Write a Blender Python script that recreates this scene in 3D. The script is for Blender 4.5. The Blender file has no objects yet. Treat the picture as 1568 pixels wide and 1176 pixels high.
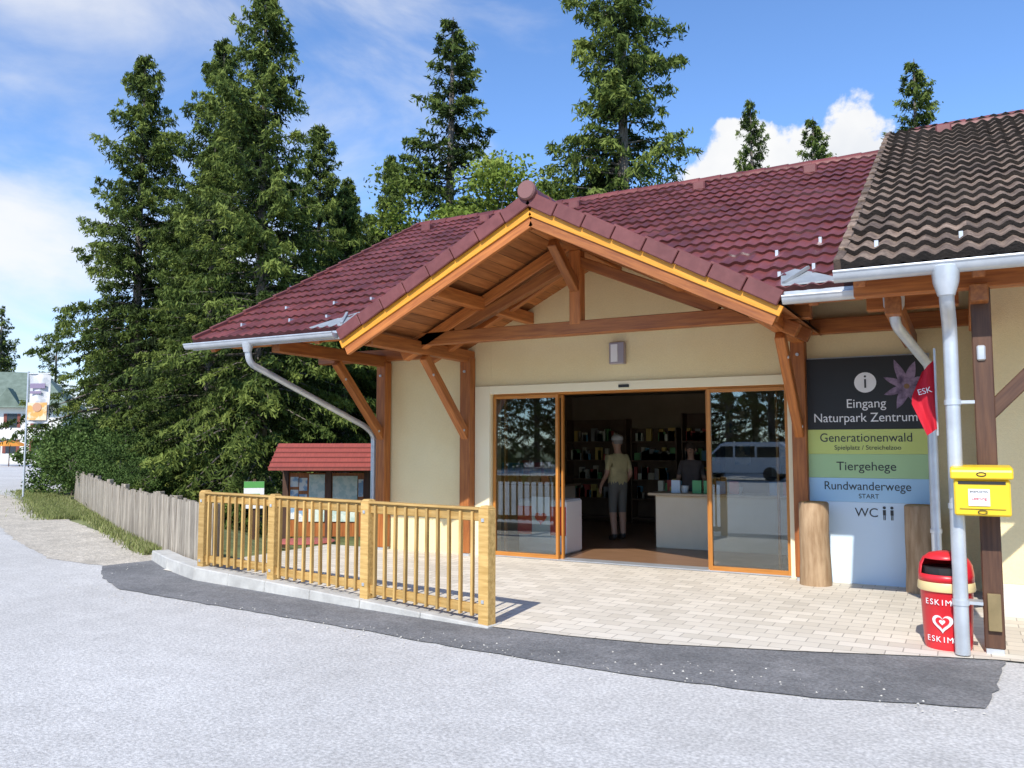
import bpy, math, random
import numpy as np
from mathutils import Vector, Matrix
random.seed(7); rng=np.random.default_rng(11)
S=bpy.context.scene
W=bpy.data.worlds.new("World"); S.world=W; W.use_nodes=True
S.view_settings.view_transform='Standard'; S.view_settings.look='None'; S.view_settings.exposure=0

# ------------------------------------------------------------------ helpers
def link(o,parent=None):
    S.collection.objects.link(o)
    if parent: o.parent=parent
    return o
def empty(name,loc=(0,0,0),rz=0):
    e=bpy.data.objects.new(name,None); e.location=loc; e.rotation_euler=(0,0,rz); S.collection.objects.link(e); return e
class N:
    def __init__(s,m): s.t=m.node_tree; s.n=s.t.nodes; s.l=s.t.links
    def a(s,ty,**k):
        x=s.n.new(ty)
        for a,b in k.items():
            if a.startswith('i_'): x.inputs[a[2:]].default_value=b
            else: setattr(x,a,b)
        return x
    def c(s,a,b): s.l.new(a,b)
def rgba(c): return (c[0],c[1],c[2],1)
def mat(name,col,rough=.7,col2=None,scale=6,bump=0,bscale=None,metal=0,stretch=None,coord='gc',tint=None,contrast=(.35,.65),spec=.5,trans=0,detail=6,fine=None,big=None):
    m=bpy.data.materials.new(name); m.use_nodes=True; k=N(m)
    b=k.n['Principled BSDF']; b.inputs['Roughness'].default_value=rough; b.inputs['Metallic'].default_value=metal
    b.inputs['Specular IOR Level'].default_value=spec
    if coord=='gc':
        a=k.a('ShaderNodeAttribute',attribute_name='gc'); v=a.outputs['Vector']
    elif coord=='world':
        a=k.a('ShaderNodeNewGeometry'); v=a.outputs['Position']
    else:
        a=k.a('ShaderNodeTexCoord'); v=a.outputs['Object']
    if stretch:
        mp=k.a('ShaderNodeMapping'); mp.inputs['Scale'].default_value=stretch; k.c(v,mp.inputs['Vector']); v=mp.outputs['Vector']
    nz=k.a('ShaderNodeTexNoise',i_Scale=scale,i_Detail=detail,i_Roughness=.6); k.c(v,nz.inputs['Vector'])
    out=None
    if col2 is not None:
        r=k.a('ShaderNodeValToRGB'); r.color_ramp.elements[0].position=contrast[0]; r.color_ramp.elements[1].position=contrast[1]
        r.color_ramp.elements[0].color=rgba(col); r.color_ramp.elements[1].color=rgba(col2)
        k.c(nz.outputs['Fac'],r.inputs['Fac']); out=r.outputs['Color']
    def scaleby(out,fac):
        mx=k.a('ShaderNodeVectorMath',operation='SCALE')
        if out is None: mx.inputs[0].default_value=col
        else: k.c(out,mx.inputs[0])
        k.c(fac,mx.inputs['Scale']); return mx.outputs[0]
    for f in (fine,big):
        if f:
            n2=k.a('ShaderNodeTexNoise',i_Scale=f[0],i_Detail=3.0); k.c(v,n2.inputs['Vector'])
            mr=k.a('ShaderNodeMapRange'); mr.inputs['From Min'].default_value=.3; mr.inputs['From Max'].default_value=.7
            mr.inputs['To Min'].default_value=1-f[1]; mr.inputs['To Max'].default_value=1+f[1]; k.c(n2.outputs['Fac'],mr.inputs['Value'])
            out=scaleby(out,mr.outputs[0])
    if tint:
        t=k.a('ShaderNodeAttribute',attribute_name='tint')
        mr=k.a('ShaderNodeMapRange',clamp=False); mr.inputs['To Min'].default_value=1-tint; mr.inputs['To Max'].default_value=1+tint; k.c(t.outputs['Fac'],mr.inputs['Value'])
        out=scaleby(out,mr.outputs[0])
    if out is None: b.inputs['Base Color'].default_value=rgba(col)
    else: k.c(out,b.inputs['Base Color'])
    if bump:
        nb=nz
        if bscale: nb=k.a('ShaderNodeTexNoise',i_Scale=bscale,i_Detail=4.0); k.c(v,nb.inputs['Vector'])
        bp=k.a('ShaderNodeBump',i_Strength=bump,i_Distance=.02); k.c(nb.outputs['Fac'],bp.inputs['Height']); k.c(bp.outputs['Normal'],b.inputs['Normal'])
    return m

class B:
    def __init__(s): s.v=[];s.f=[];s.g=[];s.t=[]
    def add(s,vs,fs,gs=None,tint=None):
        o=len(s.v); off=Vector((random.random()*9,random.random()*9,random.random()*9))
        vs=[Vector(v) for v in vs]
        if gs is None: gs=vs
        s.v+=vs; s.g+=[Vector(g)+off for g in gs]
        t=random.random() if tint is None else tint
        s.f+=[tuple(i+o for i in f) for f in fs]; s.t+=[t]*len(fs)
    def obox(s,M,l,w,h,tint=None,top=1.0):
        c=[];g=[]
        for x in(-.5,.5):
            for y in(-.5,.5):
                for z in(-.5,.5):
                    k=top if z>0 else 1
                    p=Vector((x*l*k,y*w*k,z*h)); c.append(M@p); g.append(p)
        s.add(c,[(0,1,3,2),(4,6,7,5),(0,4,5,1),(2,3,7,6),(0,2,6,4),(1,5,7,3)],g,tint)
    def box(s,x0,x1,y0,y1,z0,z1,tint=None,M=None):
        d=[x1-x0,y1-y0,z1-z0]; c=Vector(((x0+x1)/2,(y0+y1)/2,(z0+z1)/2)); ax=d.index(max(d))
        vs=[];g=[]
        for x in(-.5,.5):
            for y in(-.5,.5):
                for z in(-.5,.5):
                    p=Vector((x*d[0],y*d[1],z*d[2])); q=c+p; vs.append(M@q if M else q)
                    g.append((p[ax],p[(ax+1)%3],p[(ax+2)%3]))
        s.add(vs,[(0,1,3,2),(4,6,7,5),(0,4,5,1),(2,3,7,6),(0,2,6,4),(1,5,7,3)],g,tint)
    def beam(s,p0,p1,w,h,tint=None):
        p0=Vector(p0);p1=Vector(p1);d=(p1-p0);L=d.length;d.normalize()
        up=Vector((0,0,1))
        if abs(d.z)>.98: up=Vector((0,1,0))
        y=up.cross(d).normalized(); z=d.cross(y)
        M=Matrix((( d.x,y.x,z.x,(p0.x+p1.x)/2),(d.y,y.y,z.y,(p0.y+p1.y)/2),(d.z,y.z,z.z,(p0.z+p1.z)/2),(0,0,0,1)))
        s.obox(M,L,w,h,tint)
    def tube(s,pts,r,n=14,cap=True,tint=None):
        pts=[Vector(p) for p in pts]; rs=r if isinstance(r,(list,tuple)) else [r]*len(pts)
        vs=[];fs=[];gs=[];ref=None;L=0
        for i,p in enumerate(pts):
            t=((pts[min(i+1,len(pts)-1)]-pts[max(i-1,0)])).normalized()
            if ref is None: ref=Vector((0,0,1)) if abs(t.z)<.9 else Vector((1,0,0))
            a=(ref-t*ref.dot(t)).normalized(); b=t.cross(a); ref=a
            if i: L+=(p-pts[i-1]).length
            for j in range(n):
                an=2*math.pi*j/n; q=a*math.cos(an)+b*math.sin(an)
                vs.append(p+q*rs[i]); gs.append((L,math.cos(an)*rs[i],math.sin(an)*rs[i]))
        for i in range(len(pts)-1):
            for j in range(n):
                fs.append((i*n+j,i*n+(j+1)%n,(i+1)*n+(j+1)%n,(i+1)*n+j))
        if cap: fs.append(tuple(reversed(range(n)))); fs.append(tuple((len(pts)-1)*n+j for j in range(n)))
        s.add(vs,fs,gs,tint)
    def lathe(s,prof,c,n=24,M=None):
        vs=[];fs=[]
        for r,z in prof:
            for j in range(n):
                a=2*math.pi*j/n; p=Vector((c[0]+r*math.cos(a),c[1]+r*math.sin(a),c[2]+z)); vs.append(M@p if M else p)
        for i in range(len(prof)-1):
            for j in range(n): fs.append((i*n+j,i*n+(j+1)%n,(i+1)*n+(j+1)%n,(i+1)*n+j))
        fs.append(tuple(reversed(range(n)))); fs.append(tuple((len(prof)-1)*n+j for j in range(n)))
        s.add(vs,fs)
    def prism(s,poly,d,axis_pts):
        n=len(poly); vs=[axis_pts(u,v,0) for u,v in poly]+[axis_pts(u,v,d) for u,v in poly]
        fs=[tuple(range(n)),tuple(reversed(range(n,2*n)))]+[(i,i+n,(i+1)%n+n,(i+1)%n) for i in range(n)]
        s.add(vs,fs)
    def obj(s,name,m,parent=None,bevel=0,smooth=False):
        me=bpy.data.meshes.new(name); me.from_pydata([tuple(v) for v in s.v],[],s.f)
        a=me.attributes.new('gc','FLOAT_VECTOR','POINT'); a.data.foreach_set('vector',[c for g in s.g for c in g])
        a=me.attributes.new('tint','FLOAT','FACE'); a.data.foreach_set('value',s.t)
        me.materials.append(m); o=bpy.data.objects.new(name,me); link(o,parent)
        import bmesh
        bm=bmesh.new(); bm.from_mesh(me); bmesh.ops.recalc_face_normals(bm,faces=bm.faces); bm.to_mesh(me); bm.free()
        if smooth:
            me.shade_smooth()
            try: me.set_sharp_from_angle(angle=math.radians(40))
            except Exception: pass
        if bevel:
            md=o.modifiers.new('b','BEVEL'); md.width=bevel; md.segments=1; md.limit_method='ANGLE'
        return o
def sheet(name,pts,z,m,parent=None,jit=0):
    if jit:
        out=[]
        for i in range(len(pts)):
            a=pts[i];c=pts[(i+1)%len(pts)];L=math.dist(a,c);n=max(1,int(L/.12)) if L<8 else 8
            for j in range(n): t=j/n; out.append((a[0]+(c[0]-a[0])*t+random.gauss(0,jit),a[1]+(c[1]-a[1])*t+random.gauss(0,jit)))
        pts=out
    b=B(); b.add([(x,y,z) for x,y in pts],[tuple(range(len(pts)))]); return b.obj(name,m,parent)
def text(body,size,loc,m,parent,rot=(math.pi/2,0,0),name='lettering',ext=.001,align='CENTER',sx=1):
    c=bpy.data.curves.new(name,'FONT'); c.body=body; c.size=size; c.align_x=align; c.align_y='CENTER'; c.extrude=ext
    c.materials.append(m); o=bpy.data.objects.new(name,c); o.location=loc; o.rotation_euler=rot; o.scale=(sx,1,1); return link(o,parent)

# ------------------------------------------------------------------ materials
M_cream=mat('cream_render',(.84,.69,.38),.9,(.88,.74,.43),scale=1.3,bump=.3,bscale=90,coord='world',fine=(40,.03),big=(.7,.03))
M_plinth=mat('plinth_render',(.62,.59,.5),.9,(.7,.67,.6),scale=5,bump=.2,bscale=60,coord='world')
M_wood=mat('larch_timber',(.28,.082,.017),.5,(.47,.16,.034),scale=2.2,stretch=(1,14,14),bump=.15,tint=.25)
M_wooddark=mat('stained_timber',(.06,.025,.013),.6,(.105,.048,.024),scale=2.2,stretch=(1,14,14),bump=.15,tint=.2)
M_wboard=mat('soffit_boards',(.27,.09,.022),.6,(.42,.16,.045),scale=2,stretch=(1,12,12),bump=.1,tint=.28)
M_orange=mat('oiled_larch',(.68,.27,.02),.45,(.84,.37,.035),scale=2.5,stretch=(1,16,16),bump=.08,tint=.08)
M_frame=mat('door_frame_larch',(.40,.15,.025),.45,(.53,.22,.04),scale=2.5,stretch=(1,16,16),bump=.08,tint=.08)
M_fence=mat('pressure_treated_pine',(.42,.25,.07),.7,(.62,.40,.14),scale=2.5,stretch=(1.2,14,14),bump=.2,tint=.2)
M_oldwood=mat('weathered_planks',(.24,.20,.155),.9,(.44,.39,.31),scale=3,stretch=(1.2,12,12),bump=.4,tint=.28)
M_log=mat('debarked_log',(.30,.19,.10),.8,(.46,.32,.19),scale=3,stretch=(1,6,6),bump=.3)
M_red=mat('engobed_clay_tile',(.118,.028,.025),.45,(.175,.046,.040),scale=3,bump=.1,bscale=60,coord='world',tint=.24,big=(.8,.12))
M_redv=mat('verge_tile',(.145,.040,.037),.5,(.19,.058,.053),scale=8,coord='world',tint=.12)
M_brown=mat('old_clay_tile',(.085,.052,.036),.85,(.27,.195,.14),scale=6,bump=.4,bscale=50,coord='world',tint=.36,contrast=(.3,.7),fine=(30,.3))
M_zinc=mat('galvanised_steel',(.50,.53,.56),.38,(.62,.65,.68),scale=5,metal=.45,coord='world')
M_asph=mat('asphalt_worn',(.50,.485,.455),.95,(.59,.575,.545),scale=.45,bump=.35,bscale=100,coord='world',fine=(45,.26),big=(4,.06))
M_asph2=mat('asphalt_new',(.155,.155,.155),.95,(.225,.222,.22),scale=1.3,bump=.5,bscale=110,coord='world',fine=(50,.32),big=(6,.12))
M_conc=mat('kerb_concrete',(.42,.41,.38),.9,(.54,.53,.49),scale=6,bump=.3,bscale=60,coord='world',big=(2,.1))
M_gravel=mat('gravel',(.44,.39,.31),.95,(.64,.58,.48),scale=14,bump=.8,bscale=60,coord='world',fine=(50,.35),big=(2,.15))
M_white=mat('white_paint',(.8,.8,.8),.5)
M_black=mat('black_plastic',(.02,.02,.02),.5)
M_dark=mat('dark_interior',(.07,.05,.035),.8,(.11,.08,.055),scale=3,coord='world')
M_redp=mat('red_plastic',(.66,.02,.03),.35,(.72,.03,.04),scale=3,coord='world')
M_cloth=mat('red_cloth',(.55,.01,.03),.8)
M_yel=mat('yellow_enamel',(.85,.55,.02),.35,(.88,.59,.03),scale=3,coord='world')

def paver_mat():
    m=bpy.data.materials.new('concrete_pavers'); m.use_nodes=True; k=N(m); b=k.n['Principled BSDF']; b.inputs['Roughness'].default_value=.9
    g=k.a('ShaderNodeNewGeometry')
    br=k.a('ShaderNodeTexBrick',i_Scale=1.0); br.inputs['Brick Width'].default_value=.24; br.inputs['Row Height'].default_value=.16
    br.inputs['Mortar Size'].default_value=.005; br.inputs['Mortar Smooth'].default_value=.3; br.inputs['Bias'].default_value=0
    br.inputs['Color1'].default_value=(.76,.70,.59,1); br.inputs['Color2'].default_value=(.62,.565,.465,1); br.inputs['Mortar'].default_value=(.40,.36,.30,1)
    k.c(g.outputs['Position'],br.inputs['Vector'])
    nz=k.a('ShaderNodeTexNoise',i_Scale=1.2,i_Detail=8.0); k.c(g.outputs['Position'],nz.inputs['Vector'])
    mr=k.a('ShaderNodeMapRange'); mr.inputs['To Min'].default_value=.84; mr.inputs['To Max'].default_value=1.14; k.c(nz.outputs['Fac'],mr.inputs['Value'])
    mx=k.a('ShaderNodeVectorMath',operation='SCALE'); k.c(br.outputs['Color'],mx.inputs[0]); k.c(mr.outputs[0],mx.inputs['Scale']); k.c(mx.outputs[0],b.inputs['Base Color'])
    bp=k.a('ShaderNodeBump',i_Strength=.5,i_Distance=.006,invert=True); k.c(br.outputs['Fac'],bp.inputs['Height']); k.c(bp.outputs['Normal'],b.inputs['Normal'])
    return m
M_pave=paver_mat()
def glass_mat(name,base=.10,gain=1.6):
    m=bpy.data.materials.new(name); m.use_nodes=True; k=N(m); k.n.remove(k.n['Principled BSDF'])
    t=k.a('ShaderNodeBsdfTransparent'); t.inputs['Color'].default_value=(.80,.84,.82,1); gl=k.a('ShaderNodeBsdfGlossy',i_Roughness=.012); gl.inputs['Color'].default_value=(.9,.95,1,1)
    f=k.a('ShaderNodeFresnel',i_IOR=1.5); ma=k.a('ShaderNodeMath',operation='MULTIPLY_ADD'); ma.inputs[1].default_value=gain; ma.inputs[2].default_value=base; k.c(f.outputs[0],ma.inputs[0])
    mx=k.a('ShaderNodeMixShader'); k.c(ma.outputs[0],mx.inputs[0]); k.c(t.outputs[0],mx.inputs[1]); k.c(gl.outputs[0],mx.inputs[2]); k.c(mx.outputs[0],k.n['Material Output'].inputs[0]); return m
M_glass=glass_mat('door_glass',.06,1.6)
def leaf_mat(name,c1,c2,c3):
    m=bpy.data.materials.new(name); m.use_nodes=True; k=N(m); b=k.n['Principled BSDF']; b.inputs['Roughness'].default_value=.7; b.inputs['Specular IOR Level'].default_value=.15
    t=k.a('ShaderNodeAttribute',attribute_name='tint'); oi=k.a('ShaderNodeObjectInfo')
    ad=k.a('ShaderNodeMath',operation='MULTIPLY_ADD'); ad.inputs[1].default_value=.3; k.c(oi.outputs['Random'],ad.inputs[0])
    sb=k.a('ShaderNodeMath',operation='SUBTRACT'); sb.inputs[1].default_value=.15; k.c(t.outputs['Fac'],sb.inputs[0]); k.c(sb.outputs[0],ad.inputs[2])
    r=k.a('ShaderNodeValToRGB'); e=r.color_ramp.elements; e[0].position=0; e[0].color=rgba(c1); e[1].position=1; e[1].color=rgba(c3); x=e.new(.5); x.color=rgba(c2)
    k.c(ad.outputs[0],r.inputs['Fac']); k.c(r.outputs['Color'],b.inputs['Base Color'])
    tr=k.a('ShaderNodeBsdfTranslucent'); k.c(r.outputs['Color'],tr.inputs['Color']); mx=k.a('ShaderNodeMixShader'); mx.inputs[0].default_value=.22
    k.c(b.outputs[0],mx.inputs[1]); k.c(tr.outputs[0],mx.inputs[2]); k.c(mx.outputs[0],k.n['Material Output'].inputs[0]); return m
M_needle=leaf_mat('spruce_needles',(.018,.030,.010),(.082,.122,.026),(.22,.27,.06))
M_leaf=leaf_mat('beech_leaves',(.08,.11,.018),(.18,.25,.04),(.34,.38,.08))
M_shrub=leaf_mat('shrub_leaves',(.04,.07,.018),(.10,.165,.04),(.19,.26,.08))
M_grass=leaf_mat('grass_blades',(.13,.15,.05),(.24,.28,.09),(.42,.40,.2))
M_bark=mat('bark',(.10,.08,.065),.95,(.22,.19,.16),scale=5,stretch=(1,5,5),bump=.6)

# ------------------------------------------------------------------ terrain
def sst(a,b,x): t=np.clip((x-a)/(b-a),0,1); return t*t*(3-2*t)
def gz(x,y):
    x=np.asarray(x,float);y=np.asarray(y,float)
    s=(x+8.2)*.486+(y-7.2)*.873
    return -.012-.9*sst(.9,5,s)*sst(-8.6,-10.2,x)*1.0
def terrain():
    def ax(a,b,lo,hi):
        core=np.arange(lo,hi+.01,.8); 
        l=lo-np.geomspace(.8,lo-a,22)[::-1]; r=hi+np.geomspace(.8,b-hi,22); return np.concatenate([l,core,r])
    xs=ax(-900,900,-45,12); ys=ax(-900,900,-5,40)
    X,Y=np.meshgrid(xs,ys); Z=gz(X,Y); v=np.stack([X,Y,Z],-1).reshape(-1,3); n=len(xs)
    i=np.arange(len(ys)-1)[:,None]*n+np.arange(n-1)[None]; f=np.stack([i,i+1,i+n+1,i+n],-1).reshape(-1,4)
    me=bpy.data.meshes.new('ground'); me.from_pydata(v.tolist(),[],f.tolist()); me.shade_smooth()
    me.materials.append(mat('meadow_soil',(.10,.12,.04),.95,(.22,.24,.09),scale=.5,bump=.6,bscale=12,coord='world',fine=(9,.35)))
    link(bpy.data.objects.new('ground',me))
terrain()
sheet('road',[(-40,22.6),(-18.2,10.5),(-14.5,8.75),(-11.6,7.6),(-10.3,7.35),(-9.5,7.9),(-8.2,7.4),(4,7.6),(60,9),(60,-60),(-120,-60),(-120,66)],.004,M_asph)
sheet('lane',[(-120,72),(-62,38.5),(-46,29.5),(-33,21.5),(-27,17.4),(-24,14.6),(-23,12.6),(-40,22),(-120,66)],.002,M_asph)
sheet('gravel_shoulder',[(-30,17.0),(-18.2,10.4),(-14.5,8.6),(-11.6,7.4),(-10.2,7.3),(-9.6,8.4),(-11.4,8.9),(-14.2,10.1),(-17,11.3),(-22,13.9)],.008,M_gravel,jit=.02)
sheet('asphalt_strip',[(-10.24,7.26),(-9.3,6.62),(-8.40,6.2),(-7.06,6.07),(-5.12,5.89),(-3.59,5.70),(-1.94,5.60),(-.9,5.68),(0.06,5.95),(.25,7.6),(-.26,7.4),(-2.3,6.8),(-3.8,6.7),(-5.7,6.9),(-8.1,7.3),(-10.1,8.1)],.012,M_asph2,jit=.009)
sheet('patio_pavement',[(-3.84,6.47),(-3.0,6.47),(-2.26,6.55),(-1.2,6.85),(-.26,7.17),(.17,7.29),(6,7.5),(6,10.6),(-9.2,10.6),(-9.2,7.4),(-8.1,7.18),(-5.3,6.75)],.02,M_pave)
def grit():
    g=np.random.default_rng(8); b=B()
    for i in range(420):
        if i<260:
            t=g.random(); x=-9.5+9.6*t; y=5.75+.5*abs(t-.65)+g.normal(0,.16)
        else: x=g.uniform(-16,-9.5); y=7.2+(-9.5-x)*.5+g.normal(0,.35)
        r=g.uniform(.004,.011); p=Vector((x,y,.013)); 
        vs=[p+Vector((r*g.uniform(.7,1.2),0,0)),p+Vector((0,r,0)),p+Vector((-r*g.uniform(.7,1.2),0,0)),p+Vector((0,-r,0)),p+Vector((0,0,r*.8))]
        b.add(vs,[(0,1,4),(1,2,4),(2,3,4),(3,0,4)])
    b.obj('loose_grit',mat('grit',(.45,.42,.36),.9,(.6,.57,.5),tint=.3),None)
grit()
def kerb():
    b=B(); fl=[(-3.74,6.40,.03),(-5.34,6.60,.09),(-6.85,6.83,.13),(-8.2,7.03,.16),(-9.2,7.45,.16),(-10.2,8.0,.14)]
    for i in range(len(fl)-1):
        (x0,y0,h0),(x1,y1,h1)=fl[i],fl[i+1]; d=Vector((x1-x0,y1-y0)).normalized(); nn=Vector((-d.y,d.x))*-.24
        if nn.y<0: nn=-nn
        nseg=2
        for j in range(nseg):
            a=j/nseg;c=(j+1)/nseg-.005
            P=lambda t,o,z:(x0+(x1-x0)*t+nn.x*o,y0+(y1-y0)*t+nn.y*o,z)
            ha=h0+(h1-h0)*a;hc=h0+(h1-h0)*c
            b.add([P(a,0,-.05),P(c,0,-.05),P(c,1,-.05),P(a,1,-.05),P(a,0.05,ha),P(c,0.05,hc),P(c,1,hc),P(a,1,ha)],[(0,1,2,3),(4,5,6,7),(0,1,5,4),(1,2,6,5),(2,3,7,6),(3,0,4,7)])
    b.obj('kerb',M_conc,None,.01)
kerb()

# ------------------------------------------------------------------ wooden railing
def railing():
    e=empty('wooden_railing_fence'); P=[(-3.80,6.50,.02),(-5.34,6.75,.08),(-6.85,6.99,.12),(-8.2,7.19,.15)]
    b=B();pk=B();r=B();bo=B()
    for i,(x,y,z) in enumerate(P):
        an=math.atan2(P[1][1]-P[0][1],P[1][0]-P[0][0]) 
        M=Matrix.Translation((x,y,0))@Matrix.Rotation(an,4,'Z')
        zb=z if i else .01
        b.obox(M@Matrix.Translation((0,0,(zb+1.05)/2)),.115,.115,1.05-zb)
        b.obox(M@Matrix.Translation((0,0,1.063)),.115,.115,.026,top=.7)
        bo.obox(M@Matrix.Translation((0,.06,.95)),.03,.012,.03); bo.obox(M@Matrix.Translation((0,.06,.23)),.03,.012,.03)
    for i in range(3):
        a=Vector(P[i]);c=Vector(P[i+1]); d=(c-a);d.z=0;L=d.length;d.normalize(); a0=a+d*.058;c0=c-d*.058
        r.beam((a0.x,a0.y,.985),(c0.x,c0.y,.985),.045,.10)
        r.beam((a0.x,a0.y,1.045),(c0.x,c0.y,1.045),.11,.022)
        zl0=a.z+.13;zl1=c.z+.10
        r.beam((a0.x,a0.y,zl0),(c0.x,c0.y,zl1),.045,.085)
        n=int(L/.135); nn=Vector((-d.y,d.x,0)); nn=nn if nn.y>0 else -nn
        for j in range(1,n):
            t=j/n; p=a+(c-a)*t+nn*-.034; z0=zl0+(zl1-zl0)*t-.06
            pk.beam((p.x,p.y,z0),(p.x+random.uniform(-.006,.006),p.y,1.02),.024,.045)
    b.obj('posts',M_fence,e,.006); pk.obj('balusters',M_fence,e,.003); r.obj('rails',M_fence,e,.005); bo.obj('bolts',M_zinc,e)
railing()
def oldfence():
    e=empty('weathered_paling_fence'); P=[(-8.35,7.35),(-10.2,8.3),(-11.4,8.95),(-14.2,10.4),(-18.9,13.1),(-24.1,16.1)]
    b=B();r=B()
    for i in range(len(P)-1):
        a=Vector(P[i]);c=Vector(P[i+1]);L=(c-a).length;d=(c-a).normalized(); nn=Vector((d.y,-d.x)); nn=nn if nn.y>0 else -nn
        t=0
        while t<L-.04:
            w=random.uniform(.085,.115); h=random.uniform(.84,.89)+(.05 if random.random()<.05 else 0); p=a+d*(t+w/2)
            h-=.0 if i<2 else .04
            M=Matrix.Translation((p.x,p.y,h/2+.02))@Matrix.Rotation(math.atan2(d.y,d.x),4,'Z')@Matrix.Rotation(random.gauss(0,.008),4,'Y')@Matrix.Rotation(random.gauss(0,.012),4,'X')
            M2=M@Matrix.Rotation(math.pi/2,4,'Y')
            b.obox(M2,h,.022,w); t+=w+random.uniform(.006,.018)
        for z in(.25,.7): q=nn*.04; r.beam((a.x+q.x,a.y+q.y,z),(c.x+q.x,c.y+q.y,z),.05,.08)
        n=max(1,int(L/2))
        for j in range(n+1):
            p=a+(c-a)*(j/n)+nn*.1; r.beam((p.x,p.y,-.6),(p.x,p.y,.9),.1,.1)
    b.obj('palings',M_oldwood,e); r.obj('frame',M_oldwood,e,.006)
oldfence()

# ------------------------------------------------------------------ building
BD=empty('visitor_centre_building')
EZ=3.07; SL=.541
def zm(y): return EZ+(y-8)*SL
GC=-4.13; GW=2.66; GZ0=3.03; GA=4.36; GS=(GA-GZ0)/GW
XL=-9.44; XB=-.82
def zg(x): return GA-abs(x-GC)*GS
def tiles(name,O,u,sd,U,Sx,m,period=.15,course=.335,amp=.018,step=.022,keep=None,spw=6,sharp=1.0,riser_shade=-.6):
    u=Vector(u).normalized(); sd=Vector(sd).normalized(); n=u.cross(sd); 
    if n.z<0: n=-n
    O=Vector(O); nu=int(round(U/period*spw)); nc=int(math.ceil(Sx/course))
    us=np.linspace(0,U,nu+1); wave=amp*(np.maximum(0,.5+.5*np.cos(2*np.pi*us/period))**sharp)
    rows=[(0,-.03)]
    for k in range(nc):
        s0=k*course; s1=min((k+1)*course,Sx); rows.append((s0,step)); rows.append((s1-.001,0.0))
        if s1>=Sx: break
    un,sn,nn=np.array(u),np.array(sd),np.array(n); V=[]
    jit=np.zeros(nu+1)
    for ri,(s,h) in enumerate(rows):
        if ri%2==1:
            tl=np.floor(us/(period*2)).astype(int); rr=rng.normal(0,.003,tl.max()+2); jit=rr[tl]; sj=rng.normal(0,.004,tl.max()+2)[tl]
        sv_=(s+(sj if ri%2==1 and ri>0 else 0))*np.ones(nu+1)
        V.append(np.array(O)[None]+us[:,None]*un+sv_[:,None]*sn+(wave+h+jit)[:,None]*nn)
    V=np.concatenate(V); W_=nu+1; F=[];T=[]
    tv={}
    for r in range(len(rows)-1):
        for c in range(nu):
            a=r*W_+c; q=(a,a+1,a+W_+1,a+W_)
            if keep:
                ce=(V[q[0]]+V[q[2]])/2
                if not keep(ce): continue
            F.append(q); ti=((r+1)//2,int(us[c]/(period*2)))
            if ti not in tv: tv[ti]=random.random()
            T.append(tv[ti] if r%2==1 else riser_shade)  # step faces coloured darker, painting the shadow line below each tile course
    me=bpy.data.meshes.new(name); me.from_pydata(V.tolist(),[],F); a=me.attributes.new('tint','FLOAT','FACE'); a.data.foreach_set('value',T)
    me.materials.append(m); me.shade_smooth()
    try: me.set_sharp_from_angle(angle=math.radians(50))
    except Exception: pass
    return link(bpy.data.objects.new(name,me),BD)
s_len=math.hypot(5.5,5.5*SL)
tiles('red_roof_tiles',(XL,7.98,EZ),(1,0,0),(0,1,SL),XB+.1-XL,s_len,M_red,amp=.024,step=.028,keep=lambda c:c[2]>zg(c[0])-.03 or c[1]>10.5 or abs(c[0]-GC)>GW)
gl=math.hypot(GW,GA-GZ0)
for sgn,nm in((-1,'porch_roof_tiles_west'),(1,'porch_roof_tiles_east')):
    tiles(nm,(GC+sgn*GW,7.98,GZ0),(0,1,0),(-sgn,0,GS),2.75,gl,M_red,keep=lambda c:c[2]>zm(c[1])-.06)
bs=(6.28-3.03)/(13.45-7.05)
def zb(y): return 3.03+(y-7.05)*bs
tiles('brown_roof_tiles',(XB,7.02,3.03),(1,0,0),(0,1,bs),7.1,math.hypot(6.43,6.43*bs),M_brown,period=.15,amp=.038,step=.042,course=.34,sharp=.9,riser_shade=-.75)
b=B()
zr=zm(13.5)-.02
b.add([(XL,13.5,zr),(XB,13.5,zr),(XB,19.2,2.95),(XL,19.2,2.95)],[(0,1,2,3)]); b.obj('red_roof_rear',M_red,BD)
b=B(); b.add([(XB,13.5,6.25),(6.3,13.5,6.25),(6.3,19.7,3.1),(XB,19.7,3.1)],[(0,1,2,3)]); b.obj('brown_roof_rear',M_brown,BD)
b=B()
def deckmain(x0,x1,zf,y0,y1):
    y=y0
    while y<y1-.01:
        yy=min(y+.14,y1); b.add([(x0,y,zf(y)-.07),(x1,y,zf(y)-.07),(x1,yy-.006,zf(yy)-.07),(x0,yy-.006,zf(yy)-.07)],[(0,1,2,3)],[(0,y,0),(x1-x0,y,0),(x1-x0,yy,0),(0,yy,0)]); y+=.14
deckmain(XL+.05,GC-GW+.05,zm,8.06,10.6); deckmain(GC+GW-.05,XB+.02,zm,8.06,10.6); deckmain(XB+.04,6.2,zb,7.1,10.6)
for sgn in(-1,1):
    k=0
    while k<GW-.02:
        x0=GC+sgn*k; x1=GC+sgn*min(k+.134,GW)
        b.add([(x0,8.0,zg(x0)-.085),(x0,10.7,zg(x0)-.085),(x1,10.7,zg(x1)-.085),(x1,8.0,zg(x1)-.085)],[(0,1,2,3)],[(0,k,0),(2.7,k,0),(2.7,k+.13,0),(0,k+.13,0)]); k+=.14
b.obj('soffit_boards',M_wboard,BD)
d=B()
for x0,x1 in((XL+.05,GC-GW),(GC+GW,XB)): d.add([(x0,8.05,zm(8.05)-.04),(x1,8.05,zm(8.05)-.04),(x1,10.6,zm(10.6)-.04),(x0,10.6,zm(10.6)-.04)],[(0,1,2,3)])
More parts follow.
